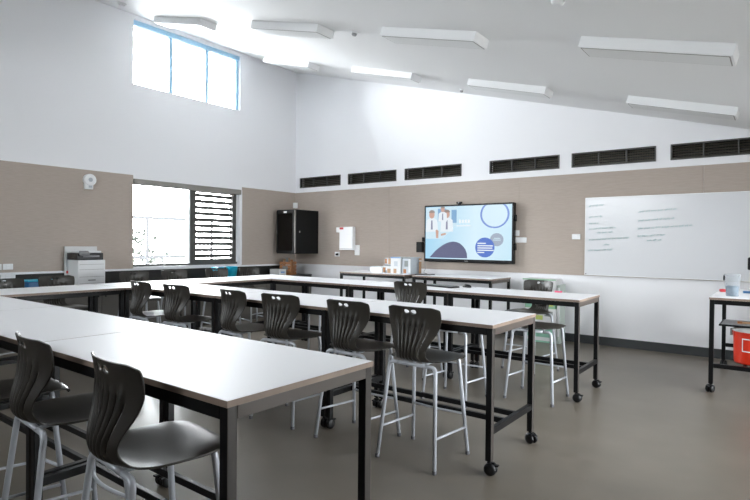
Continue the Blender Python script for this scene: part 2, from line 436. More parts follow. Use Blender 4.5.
# slide photograph: pupils in pale shirts, as soft blocks
flat('slide_photo', [U(80, 300), U(200, 300), U(300, 205), U(300, 80), U(80, 80)], 'pale')
flat('slide_photo', rc(165, 90, 225, 180), 'blue'); flat('slide_photo', rc(262, 100, 298, 190), 'blue')
for cx, cy, s in ((122, 125, 1.0), (230, 125, 1.0), (200, 92, .7)):
    flat('slide_figure', [U(cx-45*s, cy+125*s), U(cx+45*s, cy+125*s), U(cx+40*s, cy+45*s), U(cx+14*s, cy+28*s), U(cx-14*s, cy+28*s), U(cx-40*s, cy+45*s)], 'shirt')
    flat('slide_figure', ell(cx, cy+5*s, 20*s, 27*s), 'skin')
    flat('slide_figure', ell(cx, cy-8*s, 22*s, 20*s, 0, PI), 'hair')
    flat('slide_figure', [U(cx-5*s, cy+45*s), U(cx+5*s, cy+45*s), U(cx+7*s, cy+110*s), U(cx-7*s, cy+110*s)], 'tie')
flat('slide_figure', [U(155, 295), U(170, 295), U(172, 245), U(160, 235), U(150, 240)], 'skin'); flat('slide_figure', [U(190, 280), U(225, 270), U(222, 258), U(188, 266)], 'skin')
flat('slide_shape', [U(*p) for p in ((108, 432), (150, 385), (175, 364), (200, 346), (225, 332), (250, 323), (275, 319), (300, 322), (322, 331), (345, 351), (360, 372), (370, 398), (373, 432))], 'navy')
flat('slide_shape', ell(548, 138, 92, 92), 'ring'); flat('slide_shape', ell(548, 138, 80, 82), 'ringfill')
flat('slide_shape', ell(563, 305, 42, 43), 'grey'); flat('slide_shape', ell(488, 357, 62, 66), 'circle')
for k, (x, X, y) in enumerate(((440, 495, 330), (440, 540, 346), (440, 536, 361), (440, 545, 376), (440, 485, 391))): flat('slide_text', rc(x, y-4, X, y+3), 'white')
for x, X, y in ((545, 585, 297), (540, 588, 308)): flat('slide_text', rc(x, y-3, X, y+2), 'pale')
for x in (315, 335, 355, 375): flat('slide_text', rc(x, 170, x+13, 192), 'white')
flat('slide_text', rc(300, 208, 395, 214), 'white')
MB().box((-.03, -TD-.003, .018), (.03, -TD+.002, .03), .002).build('badge', 'steel', tv)
cmw = thing('webcam', 'small black webcam clipped on top of the television', 'webcam', (tx0+.64, YF-.06, tz1))
MB().box((-.045, -.03, .012), (.045, .015, .045), .008).build('camera_body', 'tv_body', cmw)
MB().box((-.02, -.02, .0003), (.02, .02, .013)).build('clip', 'black', cmw)
MB().lathe([(.012, 0), (.011, .006)], c=(0, -.036, .03), segs=14, axis='Y').build('lens', 'grey_pl', cmw)
sp = thing('wall_speaker', 'small black box on the wall at the television lower left', 'speaker', (-4.92, YF-.012, 1.235))
MB().box((-.07, -.075, 0), (.045, -.0005, .175), .006).build('cabinet', 'tv_body', sp)
MB().box((-.06, -.079, .01), (.035, -.074, .165), .003).build('grille', 'black', sp)
MB().box((.025, -.05, .178), (.07, -.01, .255), .005).build('bracket', 'black', sp)
for z in (.70, .26):
    c = MB().box((TW+.0005, -.05, z-.05), (TW+.02, -.005, z+.05), .005).build('side_clip', 'tv_body', tv)

def plate(name, x, z, w, h, label, cat, wall='front', rockers=1, group=None, mk='white_pl', d=.012):
    if wall == 'front': t = thing(name, label, cat, (x, YF-.012, z), 0, group)
    else: t = thing(name, label, cat, (XL+.012, x, z), PI/2, group)
    # local: x across, -y out of the wall
    MB().box((-w/2, -d, -h/2), (w/2, -.0003, h/2), .003).build('plate', mk, t)
    for k in range(rockers):
        zz = (k-(rockers-1)/2)*h/max(rockers, 1)*.8
        MB().box((-w*.18, -d-.004, zz-h*.3/rockers), (w*.18, -d+.001, zz+h*.3/rockers), .0015).build('rocker', 'white_metal' if mk == 'white_pl' else 'white_pl', t)
    return t
G = 'white wall plates'
plate('wall_plate', -3.22, 1.555, .07, .085, 'upper small white plate at the television right edge', 'wall plate', group=G)
plate('wall_plate', -3.22, 1.45, .07, .08, 'lower small white plate at the television right edge', 'wall plate', group=G)
plate('wall_plate', -3.13, 1.45, .115, .08, 'white switch plate right of the television', 'switch', rockers=2, group=G)
plate('wall_plate', -2.345, 1.50, .115, .075, 'white switch plate left of the whiteboard', 'switch', rockers=2, group=G)
plate('wall_plate', -6.34, 1.25, .115, .19, 'tall white switch plate at lower right of the dispenser box', 'switch', rockers=3, group=G)
t = plate('power_outlet', -6.83, 1.165, .12, .085, 'white power outlet with black plug below the dispenser box', 'power outlet', rockers=1)
MB().box((-.01, -.05, -.025), (.035, -.012, .015), .006).build('plug', 'black', t)

ds = thing('dispenser_box', 'white enamel wall box with a small red mark', 'wall box', (-6.55, YF-.012, 1.25))
MB().box((-.165, -.085, 0), (.165, -.0005, .435), .008).build('cover', 'white_metal', ds)
MB().box((-.275, -.05, .33), (-.166, -.0005, .43), .005).build('side_box', 'white_pl', ds)
MB().box((-.155, -.088, .385), (-.065, -.084, .425)).build('badge', 'red_print', ds)
MB().box((-.16, -.0865, .02), (.16, -.0845, .026)).build('lower_seam', 'seam', ds)

# whiteboard
wx0, wx1, wz0, wz1 = -2.22, .19, .963, 2.045
wb = thing('whiteboard', 'large glossy whiteboard with faint teal handwriting', 'whiteboard', ((wx0+wx1)/2, YF-.012, wz0))
hw = (wx1-wx0)/2; hh = wz1-wz0
MB().box((-hw, -.02, 0), (hw, -.0005, hh), .002).build('panel', 'board', wb)
MB().box((-hw, -.024, hh-.008), (hw, -.0005, hh)).box((-hw, -.024, 0), (hw, -.0005, .008)).box((-hw, -.024, .008), (-hw+.008, -.0005, hh-.008)).box((hw-.008, -.024, .008), (hw, -.0005, hh-.008)).build('rim', 'white_metal', wb)
def B(px_, py_):                                    # 600x500 view of the board
    return (-hw + (px_-32)/(600-32)*1.462, hh - (py_-88)/(470-88)*hh)
rows = [(52, 135, 130), (52, 120, 185), (52, 100, 216), (52, 187, 243), (95, 182, 262), (52, 260, 296), (130, 158, 320), (50, 178, 349),
        (298, 470, 165), (298, 460, 206), (296, 540, 243), (296, 428, 279), (340, 405, 298)]
for xa, xb, yy in rows:
    b = MB(); x = xa; pts = []
    slope = -.055*(1 if xa < 280 else 1)
    while x < xb:
        n = random.choice((3, 4, 5, 6, 7))
        pts = []
        for k in range(n*2):
            if x > xb: break
            c = B(x, yy + (x-xa)*slope); z = c[1] + (random.uniform(.003, .016) if k % 2 else random.uniform(-.014, -.004))
            pts.append((c[0], -.0212, z)); x += random.uniform(1.6, 3.2)
        x += 5
        if len(pts) > 1: b.tube(pts, .002, segs=4)
    b.build('handwriting', 'ink', wb)
hs = thing('board_pen', 'tiny dark marker dot at the whiteboard lower left corner', 'pen', (wx0+.02, YF-.034, wz0+.02))
MB().lathe([(.008, 0), (.008, .012), (.006, .014)], segs=12, axis='Y', c=(0, -.014, 0)).build('magnet', 'grey_pl', hs)
hs['label'] = 'tiny grey magnet at the whiteboard lower left corner'; hs.name = 'magnet'; hs['category'] = 'magnet'

# rack cabinet in the corner
rk = thing('equipment_rack', 'black wall rack cabinet in the room corner with glazed door', 'equipment rack', (-7.585, YF-.012, 1.165))
W_, D_, H_ = .25, .635, .84
MB().box((-W_, -D_, 0), (W_, -.0005, .02)).box((-W_, -D_, H_-.02), (W_, -.0005, H_)).box((-W_, -.02, .02), (W_, -.0005, H_-.02)).box((-W_, -D_+.03, .02), (-W_+.015, -.02, H_-.02)).build('carcass', 'rack', rk)
MB().box((W_-.015, -D_+.02, .02), (W_, -.0005, H_-.02), .002).build('side_panel', 'rack', rk)
MB().box((W_, -D_+.10, H_*.5-.015), (W_+.004, -D_+.13, H_*.5+.015), .001).build('lock', 'steel', rk)
MB().box((W_-.03, -D_-.004, .01), (W_-.002, -D_+.02, H_-.01), .002).build('door_post', 'blind', rk)  # lighter grey painted in for the lit edge of the black post
d = MB().box((-W_, -D_-.012, .02), (-W_+.035, -D_+.004, H_-.02)).box((W_-.065, -D_-.012, .02), (W_-.032, -D_+.004, H_-.02)).box((-W_+.035, -D_-.012, .02), (W_-.065, -D_+.004, .06)).box((-W_+.035, -D_-.012, H_-.07), (W_-.065, -D_+.004, H_-.02)).build('door', 'rack', rk)
MB().box((-W_+.035, -D_-.006, .06), (W_-.065, -D_-.003, H_-.07)).build('glass', 'smoke_glass', d)
MB().box((-.05, -D_-.015, H_-.062), (.03, -D_-.011, H_-.03)).build('label_plate', 'white_pl', d)
MB().box((-W_+.012, -D_-.024, H_*.5-.03), (-W_+.024, -D_-.012, H_*.5+.03), .002).build('handle', 'steel', d)
for k, z in enumerate((.60, .52, .44, .30, .17)):
    e = MB().box((-W_+.04, -D_+.035, z), (W_-.07, -D_+.40, z+.05), .003).build('network_unit', 'grey_pl' if k in (1, 3) else 'black', rk)
    b = MB()
    for j in range(10): b.box((-W_+.06+j*.034, -D_+.032, z+.015), (-W_+.08+j*.034, -D_+.0355, z+.032))
    b.build('port_row', 'white_pl' if k % 2 else 'orange', e)
for k in range(12):
    x = random.uniform(-.19, .13); za = random.choice((.62, .54, .46)); zb = random.choice((.47, .34, .22))
    x2 = max(-.2, min(.15, x+random.uniform(-.09, .09)))
    MB().tube([(x, -D_+.034, za), (x+.01, -D_+.015, za-.03), ((x+x2)/2, -D_+.012, (za+zb)/2-.03), (x2, -D_+.018, zb+.01), (x2, -D_+.034, zb+.02)], .006, segs=6).build('patch_cable', random.choice(('white_pl', 'card2', 'orange', 'white_pl')), rk)
sn = thing('motion_sensor', 'small white motion sensor in the corner above the black rack', 'sensor', (XL+.012, YF-.012, 2.08))
MB().poly_prism([(.001, -.001, 0), (.07, -.001, 0), (.085, -.03, 0), (.03, -.085, 0), (.001, -.07, 0)], (0, 0, .11)).build('sensor_case', 'white_pl', sn)
MB().box((.03, -.062, .03), (.062, -.03, .07), rot=Matrix.Rotation(PI/4, 3, 'Z')).build('sensor_lens', 'white_metal', sn)

# left wall devices
al = thing('alarm_sounder', 'white rounded alarm unit high on the tan left wall', 'alarm', (XL+.012, 3.715, 2.125), PI/2)
MB().lathe([(.085, -.0003), (.085, -.05), (.075, -.062)], c=(0, 0, .125), segs=28, axis='Y').build('dome', 'white_pl', al)
MB().lathe([(.03, -.062), (.028, -.066)], c=(0, 0, .125), segs=20, axis='Y').build('speaker_cap', 'card2', al)
MB().box((-.07, -.045, -.01), (.045, -.0005, .065), .004).build('base_plate', 'white_pl', al)
MB().box((-.02, -.048, .012), (.03, -.044, .045)).build('print', 'card2', al)
for yy, w_, zz, lb in ((2.575, .11, 1.03, 'white double power outlet on the left wall, upper left one'), (2.70, .115, 1.03, 'white double power outlet on the left wall, upper right one')):
    plate('wall_outlet', yy, zz, w_, .075, lb, 'power outlet', 'left', 2, 'outlets at the left edge')
plate('wall_outlet', 2.70, .90, .17, .11, 'white power outlet just below the ledge at the left edge', 'power outlet', 'left', 2, 'outlets at the left edge')

# ------------------------------------------------------------------ bench along the window wall
BX = -7.5; BZ = .75
for k in range(7):
    ya, yb = YF-.0125-(k+1)*1.19, YF-.0125-k*1.19
    lb = ['taupe base cabinet under the window bench in the room corner', 'taupe base cabinet second from the room corner', 'taupe base cabinet third from the room corner, below the louvres',
          'taupe base cabinet below the fixed window pane', 'taupe base cabinet below the printer', 'taupe base cabinet left of the printer', 'taupe base cabinet farthest left under the bench'][k]
    t = thing('base_cabinet', lb, 'cabinet', (XL+.013, ya, 0), 0, 'base cabinets under the window bench')
    MB().box((.001, .001, .09), (.455, 1.188, BZ-.026)).box((.001, .001, .0005), (.40, 1.188, .09)).build('carcass', 'cab', t)
    for j in range(2):
        d = MB().box((.456, .004+j*.595, .095), (.474, .592+j*.595, BZ-.03), .002).build('door', 'cab', t)
        MB().box((.475, (.54 if j == 0 else .64), .60), (.49, (.552 if j == 0 else .652), .69), .003).build('handle', 'black', d)
tag(MB().box((XL+.0125, YF-.0135-7*1.19, BZ-.025), (BX, YF-.0128, BZ), .002).build('worktop', 'blacktop'), 'long black worktop running under the windows', 'worktop')

# printer
pr = thing('printer', 'white office printer with black scanner top on the window bench', 'printer', (-7.62, 3.595, BZ), 0)
MB().box((-.30, -.185, .001), (0, .185, .36), .008).build('body', 'white_pl', pr)
for z in (.30, .23, .13, .04): MB().box((.0, -.165, z-.002), (.0015, .165, z+.002)).build('tray_seam', 'seam', pr)
MB().box((.0, -.05, .075), (.004, .05, .09)).build('tray_grip', 'grey_pl', pr)
MB().box((-.30, -.20, .361), (.0, .155, .455), .006).build('scanner_unit', 'tv_body', pr)
MB().box((.0, -.12, .40), (.006, .10, .425), .002).build('output_slot', 'grey_pl', pr)
MB().box((-.29, -.16, .456), (-.02, .14, .485), .008).build('scanner_lid', 'white_pl', pr)
MB().box((-.02, -.17, .43), (.05, -.05, .475), .004, rot=Matrix.Rotation(.5, 3, 'Y')).build('control_panel', 'grey_pl', pr)
wbx = thing('tall_carton', 'tall white carton with a red mark standing behind the printer', 'carton', (-7.945, 3.59, BZ), 0)
MB().box((0, -.22, .001), (.02, .22, .545), .002).build('carton_body', 'card', wbx)
wbx['label'] = 'flat white board with a red mark leaning behind the printer'; wbx['category'] = 'board'; wbx.name = 'display_board'
MB().box((.02, -.20, .17), (.0215, -.13, .205)).build('red_mark', 'red_print', wbx)
MB().box((.02, -.20, .26), (.021, -.188, .40)).box((.02, -.10, .30), (.021, -.09, .42)).build('side_print', 'card2', wbx)

bk = thing('bucket', 'cyan bucket on the black bench below the window', 'bucket', (-7.62, 5.97, BZ), 0)
MB().lathe([(.075, .001), (.095, .19), (.10, .195), (.10, .205), (.092, .205), (.072, .01)], segs=24).build('bucket_body', 'cyan', bk)
MB().tube([(0, -.1, .195), (.06, -.07, .16), (.10, 0, .14), (.06, .07, .16), (0, .1, .195)], .004, segs=6).build('handle', 'cyan', bk)
t2 = thing('tray', 'small cyan tray beside the bucket below the window', 'tray', (-7.62, 5.68, BZ))
MB().box((-.09, -.07, .15), (.09, .07, .20), .01).box((-.07, -.05, .001), (.07, .05, .15), .005).build('tray_body', 'cyan', t2)
MB().box((-.08, -.06, .2), (.08, .06, .206), .002).build('lid', 'bluebin', t2)
bb = thing('storage_tub', 'dark blue tub on the bench at the left edge', 'tub', (-7.70, 2.95, BZ))
MB().box((-.12, -.16, .001), (.12, .16, .10), .012).build('tub_body', 'bluebin', bb); MB().box((-.13, -.17, .10), (.13, .17, .115), .004).build('lid', 'cyan', bb)
# crate with basket in the corner
cr = thing('timber_crate', 'orange brown timber crate in the corner under the black rack', 'crate', (-7.72, 7.40, BZ), .35)
b = MB()
for z in (.002, .068, .134, .20): b.box((-.125, -.115, z), (.125, -.103, z+.054)).box((-.125, .103, z), (.125, .115, z+.054)).box((-.125, -.103, z), (-.113, .103, z+.054)).box((.113, -.103, z), (.125, .103, z+.054))
b.build('slatted_sides', 'orange', cr)
MB().box((-.112, -.102, .003), (.112, .102, .015)).build('base_board', 'wood', cr)
for sx_, sy_ in ((-1, -1), (-1, 1), (1, -1), (1, 1)): MB().box((sx_*.104-.008, sy_*.094-.008, .016), (sx_*.104+.008, sy_*.094+.008, .26)).build('corner_post', 'wood', cr)
MB().box((-.06, -.118, .09), (.05, -.1155, .17)).box((-.1275, -.05, .05), (-.1255, .03, .14)).build('dark_print', 'grey_print', cr)
for k, (x, y, h, mk) in enumerate(((-.08, -.06, .31, 'wood'), (.03, -.07, .34, 'grey_print'), (.08, .05, .30, 'orange'), (-.04, .06, .33, 'red_print'), (.02, .0, .33, 'wood'))):
    r = thing('rolled_material', ['pale roll at the left in the timber crate', 'dark roll at the front in the timber crate', 'brown roll at the right in the timber crate', 'dull red roll at the back of the timber crate', 'pale roll in the middle of the timber crate'][k], 'roll', (-7.72+x*.75, 7.40+y*.75, BZ+.0155), 0, 'rolls in the timber crate')
    MB().lathe([(.028, .0), (.028, h-.02), (.022, h-.02), (.022, .01)], segs=16).build('roll_tube', mk, r)
    MB().lathe([(.029, h*.45), (.029, h*.55)], segs=16).build('band', 'card', r)
wt = thing('white_tray', 'low white carton beside the timber crate on the corner bench', 'carton', (-7.68, 7.10, BZ))
MB().box((-.13, -.09, .001), (.13, .09, .12), .004).build('carton_body', 'card', wt); MB().box((.1302, -.05, .05), (.131, .05, .08)).build('print', 'blueprint', wt)

# ------------------------------------------------------------------ tables
TOPZ = .9
def make_table(label, L, W, loc, rz, group=None, castors=True, free=(True, True), facing=True):  # facing: taupe colour on end aprons and outer leg sides
    # local: length along x, width along y, origin at the floor below the centre
    t = thing('workshop_table', label, 'table', loc, rz, group)
    h, w = L/2, W/2
    top = MB().box((-h+.0015, -w+.0015, TOPZ-.022), (h-.0015, w-.0015, TOPZ), .0008, segs=1).build('tabletop', 'white_lam', t)
    b = MB()
    e = .002
    b.box((-h, -w, TOPZ-.0215), (h, -w+e, TOPZ-.001)).box((-h, w-e, TOPZ-.0215), (h, w, TOPZ-.001)).box((-h, -w+e, TOPZ-.0215), (-h+e, w-e, TOPZ-.001)).box((h-e, -w+e, TOPZ-.0215), (h, w-e, TOPZ-.001))
    b.build('edge_band', 'ply', top)
    a = .004; k = .038; z1 = TOPZ-.0225; z0 = z1-.042
    for s in (-1, 1):
        ya, yb = sorted((s*(w-a), s*(w-a-.03)))
        MB().box((-h+a+k, ya, z0), (h-a-k, yb, z1), .002).build('apron', 'black', t)
        xa, xb = sorted((s*(h-a), s*(h-a-.03)))
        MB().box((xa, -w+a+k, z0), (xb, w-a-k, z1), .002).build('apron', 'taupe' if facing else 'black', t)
    legb = .084 if castors else .012
    for sx_ in (-1, 1):
        for sy_ in (-1, 1):
            xa, xb = sorted((sx_*(h-a), sx_*(h-a-k))); ya, yb = sorted((sy_*(w-a), sy_*(w-a-k)))
            b = MB().box((xa, ya, legb), (xb, yb, z1), .003)
            b.bm.normal_update()
            for f_ in b.bm.faces:                               # lighter taupe colour on the outer end side of each leg
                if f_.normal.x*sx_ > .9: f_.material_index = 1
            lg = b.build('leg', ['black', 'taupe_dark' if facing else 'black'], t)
            cx, cy = (xa+xb)/2, (ya+yb)/2
            fr_ = free[0 if sx_ < 0 else 1]                      # a joined end keeps its wheels in line with the joint
            ang = random.uniform(-.5, .3) if fr_ else -PI/2*sy_
            if fr_ and sx_ < 0: ang += PI
            dx, dy = math.cos(ang)*.018, math.sin(ang)*.018; q0 = 1.0 if fr_ else .58
            R = Matrix.Rotation(ang, 3, 'Z')
            b = MB(); b.m(1)
            for q in (-q0, q0): b.lathe([(.010, q*.006), (.030, q*.006), (.0375, q*.012), (.0385, q*.018), (.034, q*.028), (.020, q*.034), (.006, q*.035)], segs=20, axis='Y')
            bmesh.ops.transform(b.bm, matrix=Matrix.Translation((cx+dx*.5, cy+dy*.5, .039)) @ R.to_4x4(), verts=b.bm.verts[:])
            b.m(0); b.bm.verts.ensure_lookup_table(); n0 = len(b.bm.verts)
            b.box((-.012, -.006, .03), (.03, .006, .078)); b.lathe([(.013, .066), (.013, legb+.001)], segs=12); b.box((.03, -.014, .058), (.058, .014, .068), .003)
            b.bm.verts.ensure_lookup_table()
            bmesh.ops.transform(b.bm, matrix=Matrix.Translation((cx, cy, 0)) @ R.to_4x4(), verts=b.bm.verts[n0:])
            b.build('castor', ['black', 'rubber'], lg)
    for s in (-1, 1):
        xa, xb = sorted((s*(h-a-.004), s*(h-a-.034)))
        MB().box((xa, -w+a+k, .237), (xb, w-a-k, .277), .002).build('end_rail', 'black', t)
        MB().box((-h+a+.034, s*.088-.0125, .243), (h-a-.034, s*.088+.0125, .277), .002).build('long_rail', 'black', t)
    return t
GR = 'white topped workshop tables'
def row(xr, L, y0, y1, labels, gap=.008):
    x = xr
    for k, lb in enumerate(labels):
        l = L[k] if isinstance(L, (list, tuple)) else L
        make_table(lb, l-gap, y1-y0, (x-l/2, (y0+y1)/2, 0), 0, GR, free=(False, k == 0)); x -= l
row(-1.313, [1.442, 1.44, 1.145], 1.018, 1.738, ['white workshop table nearest the camera, with bare right corner', 'second white table along the nearest row, at the left edge', 'white table joining the nearest row to the left column'])
row(-1.355, 1.331, 2.958, 3.66, ['white workshop table at the right end of the middle row', 'middle white table of the middle row', 'white table joining the middle row to the left column'])
row(-1.405, 1.313, 4.825, 5.485, ['white table at the right end of the far row, near the whiteboard', 'middle white table of the far row, below the television', 'white table joining the far row to the left column'])
for k, (lb) in enumerate(['white table at the far corner of the left column', 'white table in the left column behind the middle row', 'white table in the left column in front of the printer']):
    yc = 5.485-1.313*(k+.5)
    make_table(lb, 1.305, .70, (-5.705, yc, 0), PI/2, GR, free=(k == 2, False))
make_table('white side table against the front wall, left of the pair', 1.31, .66, (-5.27, 7.19, 0), 0, GR)
make_table('white side table below the television', 1.30, .66, (-3.83, 7.19, 0), 0, GR)
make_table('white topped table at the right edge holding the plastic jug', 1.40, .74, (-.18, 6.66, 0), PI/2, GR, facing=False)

# ------------------------------------------------------------------ stools
def shell_mesh(back=True):
    slots = [-.66, -.44, -.22, 0, .22, .44, .66]; sw = .017
    us = sorted(set([-1, -.90, .90, 1] + [-.785, .785] + [s+d for s in slots for d in (-sw, sw)] + [-.55, -.33, -.11, .11, .33, .55]))
    #        y      z     half width  edge curl
    prof = [(.238, .622, .145, .0), (.235, .640, .172, .0), (.217, .653, .190, .0), (.16, .658, .203, .004), (.09, .652, .214, .008), (.0, .641, .212, .014), (-.07, .634, .204, .022), (-.118, .635, .180, .03)]
    if back:
        prof += [(-.156, .645, .142, .034), (-.180, .662, .118, .035), (-.190, .69, .110, .03), (-.189, .72, .116, .026), (-.182, .752, .133, .03), (-.172, .786, .152, .036), (-.163, .82, .170, .042),
                 (-.158, .852, .184, .046), (-.157, .879, .192, .048), (-.159, .908, .196, .048), (-.162, .942, .197, .046), (-.167, .967, .195, .044), (-.170, .976, .192, .043), (-.172, .983, .187, .042)]
    else:
        prof += [(-.165, .642, .150, .028), (-.19, .652, .11, .02)]
    bm = bmesh.new(); grid = []
    for i, (y, z, w, c) in enumerate(prof):
        rowv = []
        for u in us:
            x = u*w; q = abs(u)**2.2
            if i < 8: p = Vector((x, y, z + c*q*.6 - (.012*abs(u)**6 if i < 5 else 0)))
            else: p = Vector((x, y + c*q, z))
            if back and i >= 19 and abs(u) > .8: p.z -= .012*(abs(u)-.8)/.2*(i-18)/3
            if back and 9 <= i <= 16 and abs(u) < .75:
                mid = min(abs(u-s) for s in slots)
                if mid > .05: p.y -= .013
            if back and i in (18, 19) and min(abs(abs(u)-sw), abs(abs(u)-.22-sw)) < .002: p.z += .008*(1 if i == 18 else -1)
            rowv.append(bm.verts.new(p))
        grid.append(rowv)
    n = len(us)
    for i in range(len(prof)-1):
        for j in range(n-1):
            um = (us[j]+us[j+1])/2
            if back and 10 <= i <= 15 and min(abs(um-s) for s in slots) < .01: 
                if abs(um) < .5 or i <= 14: continue
            if back and i == 18 and (sw < abs(um) < .22+sw*.99): continue
            bm.faces.new((grid[i][j], grid[i][j+1], grid[i+1][j+1], grid[i+1][j]))
    bmesh.ops.recalc_face_normals(bm, faces=bm.faces)
    me = bpy.data.meshes.new('shell_tmp'); bm.to_mesh(me); bm.free()
    o = bpy.data.objects.new('shell_tmp', me); COL.objects.link(o)
    s = o.modifiers.new('s', 'SUBSURF'); s.levels = 2; s.render_levels = 2
    d = o.modifiers.new('d', 'SOLIDIFY'); d.thickness = .007; d.offset = 0
    dg = bpy.context.evaluated_depsgraph_get(); dg.update()
    out = bpy.data.meshes.new_from_object(o.evaluated_get(dg)); out.name = 'seat_shell'
    bpy.data.objects.remove(o)
    for p in out.polygons: p.use_smooth = True
    out.materials.append(M['shell'])
    return out
def make_stool(name, label, back=True):
    t = thing(name, label, 'stool')
    sh = bpy.data.objects.new('seat_shell', shell_mesh(back)); COL.objects.link(sh); sh.parent = t
    r = .0125
    for yb, yt, zt in ((-.205, -.135, .618), (.205, .150, .640)):
        for s in (-1, 1):
            pts = rounded([(s*.10, yt, zt), (s*.172, yt, zt), (s*.215, yb, .012)], .07)
            lg = MB().tube(pts, r, segs=12).build('leg', 'legs', t)
            MB().lathe([(.0135, .0005), (.0145, .004), (.0145, .02), (.0128, .024)], c=(s*.215, yb, 0), segs=14).build('foot_cap', 'cap', lg)
        MB().tube([(-.10, yt, zt), (.10, yt, zt)], r, segs=12).build('cross_bar', 'legs', t)
    def on_leg(s, yb, yt, z):
        f = (z-.012)/(.62-.012); return Vector((s*(.215+(.172-.215)*f), yb+(yt-yb)*f, z))
    for s in (-1, 1):
        MB().tube([on_leg(s, -.205, -.135, .20), on_leg(s, .205, .15, .18)], .008, segs=8).build('side_rail', 'legs', t)
    a, c = on_leg(-1, .205, .15, .27), on_leg(1, .205, .15, .27)
    MB().tube([a+(c-a)*k/8+Vector((0, -.035*math.sin(PI*k/8), .006*math.sin(PI*k/8))) for k in range(9)], .008, segs=8).build('footrest', 'legs', t)
    for s in (-1, 1): MB().tube([(s*.08, -.135, .618), (s*.08, .15, .640)], .008, segs=8).build('seat_rail', 'legs', t)
    return t
GS = 'charcoal shell stools'
proto = make_stool('stool', '')
rad = math.radians
spots = [
 # x, y, rz(deg; 0 faces the front wall), label
 (-1.85, 2.985, -1, 'charcoal stool at the right end of the middle row'),
 (-2.395, 2.985, -2, 'charcoal stool second from the right along the middle row'),
 (-3.09, 2.99, 4, 'charcoal stool third from the right along the middle row'),
 (-3.63, 2.985, -7, 'charcoal stool fourth from the right along the middle row, turned sideways'),
 (-4.46, 2.98, 2, 'charcoal stool fifth from the right along the middle row'),
 (-5.06, 2.98, -2, 'charcoal stool at the left end of the middle row'),
 (-1.785, 1.05, -6, 'charcoal stool nearest the camera, at the closest table'),
 (-2.45, 1.05, -5, 'charcoal stool at the closest table, second from the right'),
 (-3.02, 1.01, -4, 'charcoal stool cut off by the left picture edge'),
 (-3.10, 4.825, 3, 'charcoal stool at the near side of the far row, alone there with its back showing'),
 (-2.21, 5.78, 162, 'charcoal stool beyond the far row, facing the camera before white cartons'),
 (-6.30, 2.66, -84, 'charcoal stool in front of the printer'),
 (-6.62, 3.72, -92, 'charcoal stool below the left edge of the window'),
 (-6.62, 4.30, -92, 'charcoal stool below the fixed window pane'),
 (-6.62, 5.0, -92, 'charcoal stool beside the cyan bucket'),
 (-6.62, 5.62, -92, 'charcoal stool between the bucket and the room corner'),
 (-6.14, 2.08, -88, 'charcoal stool at the left edge, left of the printer'),
]
for k, (x, y, r, lb) in enumerate(spots):
    if k == 0:
        proto.location = (x, y, 0); proto.rotation_euler = (0, 0, rad(r)); proto['label'] = lb; proto['group'] = GS
    else: dup(proto, (x, y, 0), rad(r), lb, GS)
GB = 'backless stools in the far aisle'
p2 = make_stool('backless_stool', 'backless dark stool in front of the far row, right end', False); p2['group'] = GB
p2.location = (-1.76, 4.77, 0)
dup(p2, (-2.33, 4.29, 0), 0, 'backless stool mostly hidden behind the middle row right end table', GB)
dup(p2, (-4.55, 4.80, 0), rad(10), 'backless stool behind the middle row, seen only by its crossing legs', GB)

# ------------------------------------------------------------------ things on and below the tables
def carton(name, label, cat, x0, x1, y0, y1, z0, z1, mk, prints, group=None, rz=0):
    t = thing(name, label, cat, ((x0+x1)/2, (y0+y1)/2, z0), rz, group)
    w, d, h = (x1-x0)/2, (y1-y0)/2, z1-z0
    MB().box((-w, -d, .0005), (w, d, h), .003).build('carton_body', mk, t)
    for (a, b_, c, e, k) in prints:                 # on the front face, fractions
        MB().box((-w+2*w*a, -d-.0012, h*b_), (-w+2*w*c, -d-.0002, h*e)).build('print', k, t)
    return t
S = TOPZ
carton('carton', 'tall white carton on the side table left of the television', 'carton', -4.99, -4.80, 7.02, 7.30, S, S+.265, 'card', [(.35, .45, .7, .75, 'card2'), (.3, .03, .6, .3, 'wood'), (0, .93, 1, 1, 'blueprint')], 'cartons on the side table')
carton('carton', 'grey white carton beside the tall one on the side table', 'carton', -4.79, -4.62, 7.04, 7.34, S, S+.262, 'card2', [(.3, .45, .7, .8, 'grey_print'), (.2, .05, .5, .3, 'orange'), (0, .93, 1, 1, 'grey_print'), (.75, .1, .95, .9, 'card')], 'cartons on the side table')
carton('carton', 'small patterned carton low on the side table, left of the tall ones', 'carton', -5.17, -5.0, 7.05, 7.2, S, S+.115, 'card', [(.05, .1, .35, .8, 'orange'), (.55, .05, .95, .65, 'wood'), (.2, .05, .5, .4, 'grey_print')], 'cartons on the side table')
carton('carton', 'teal and brown carton stacked on the small patterned one', 'carton', -5.14, -5.01, 7.06, 7.19, S+.115, S+.245, 'card2', [(.0, .0, 1, .2, 'grey_print'), (.05, .3, .4, .9, 'orange'), (.55, .25, .95, .95, 'wood')], 'cartons on the side table')
carton('clear_tub', 'low clear white tub at the left of the side table cartons', 'tub', -5.44, -5.21, 7.08, 7.3, S, S+.10, 'white_pl', [(.0, .9, 1, 1, 'card2')])
t = thing('timber_strip', 'thin light timber strip upright beside the side table cartons', 'timber strip', (-4.575, 7.24, S)); MB().box((-.012, -.02, .0005), (.012, .02, .25), .002).build('strip', 'wood', t); MB().box((-.013, -.021, .20), (.013, .021, .215)).build('tape', 'card', t)
t = thing('tablet', 'flat dark tablet lying at the right of the side table cartons', 'tablet', (-4.40, 7.10, S), .1); MB().box((-.13, -.09, .0005), (.13, .09, .012), .003).build('case', 'tv_body', t); MB().box((-.12, -.08, .012), (.12, .08, .0125)).build('screen', 'grey_pl', t)
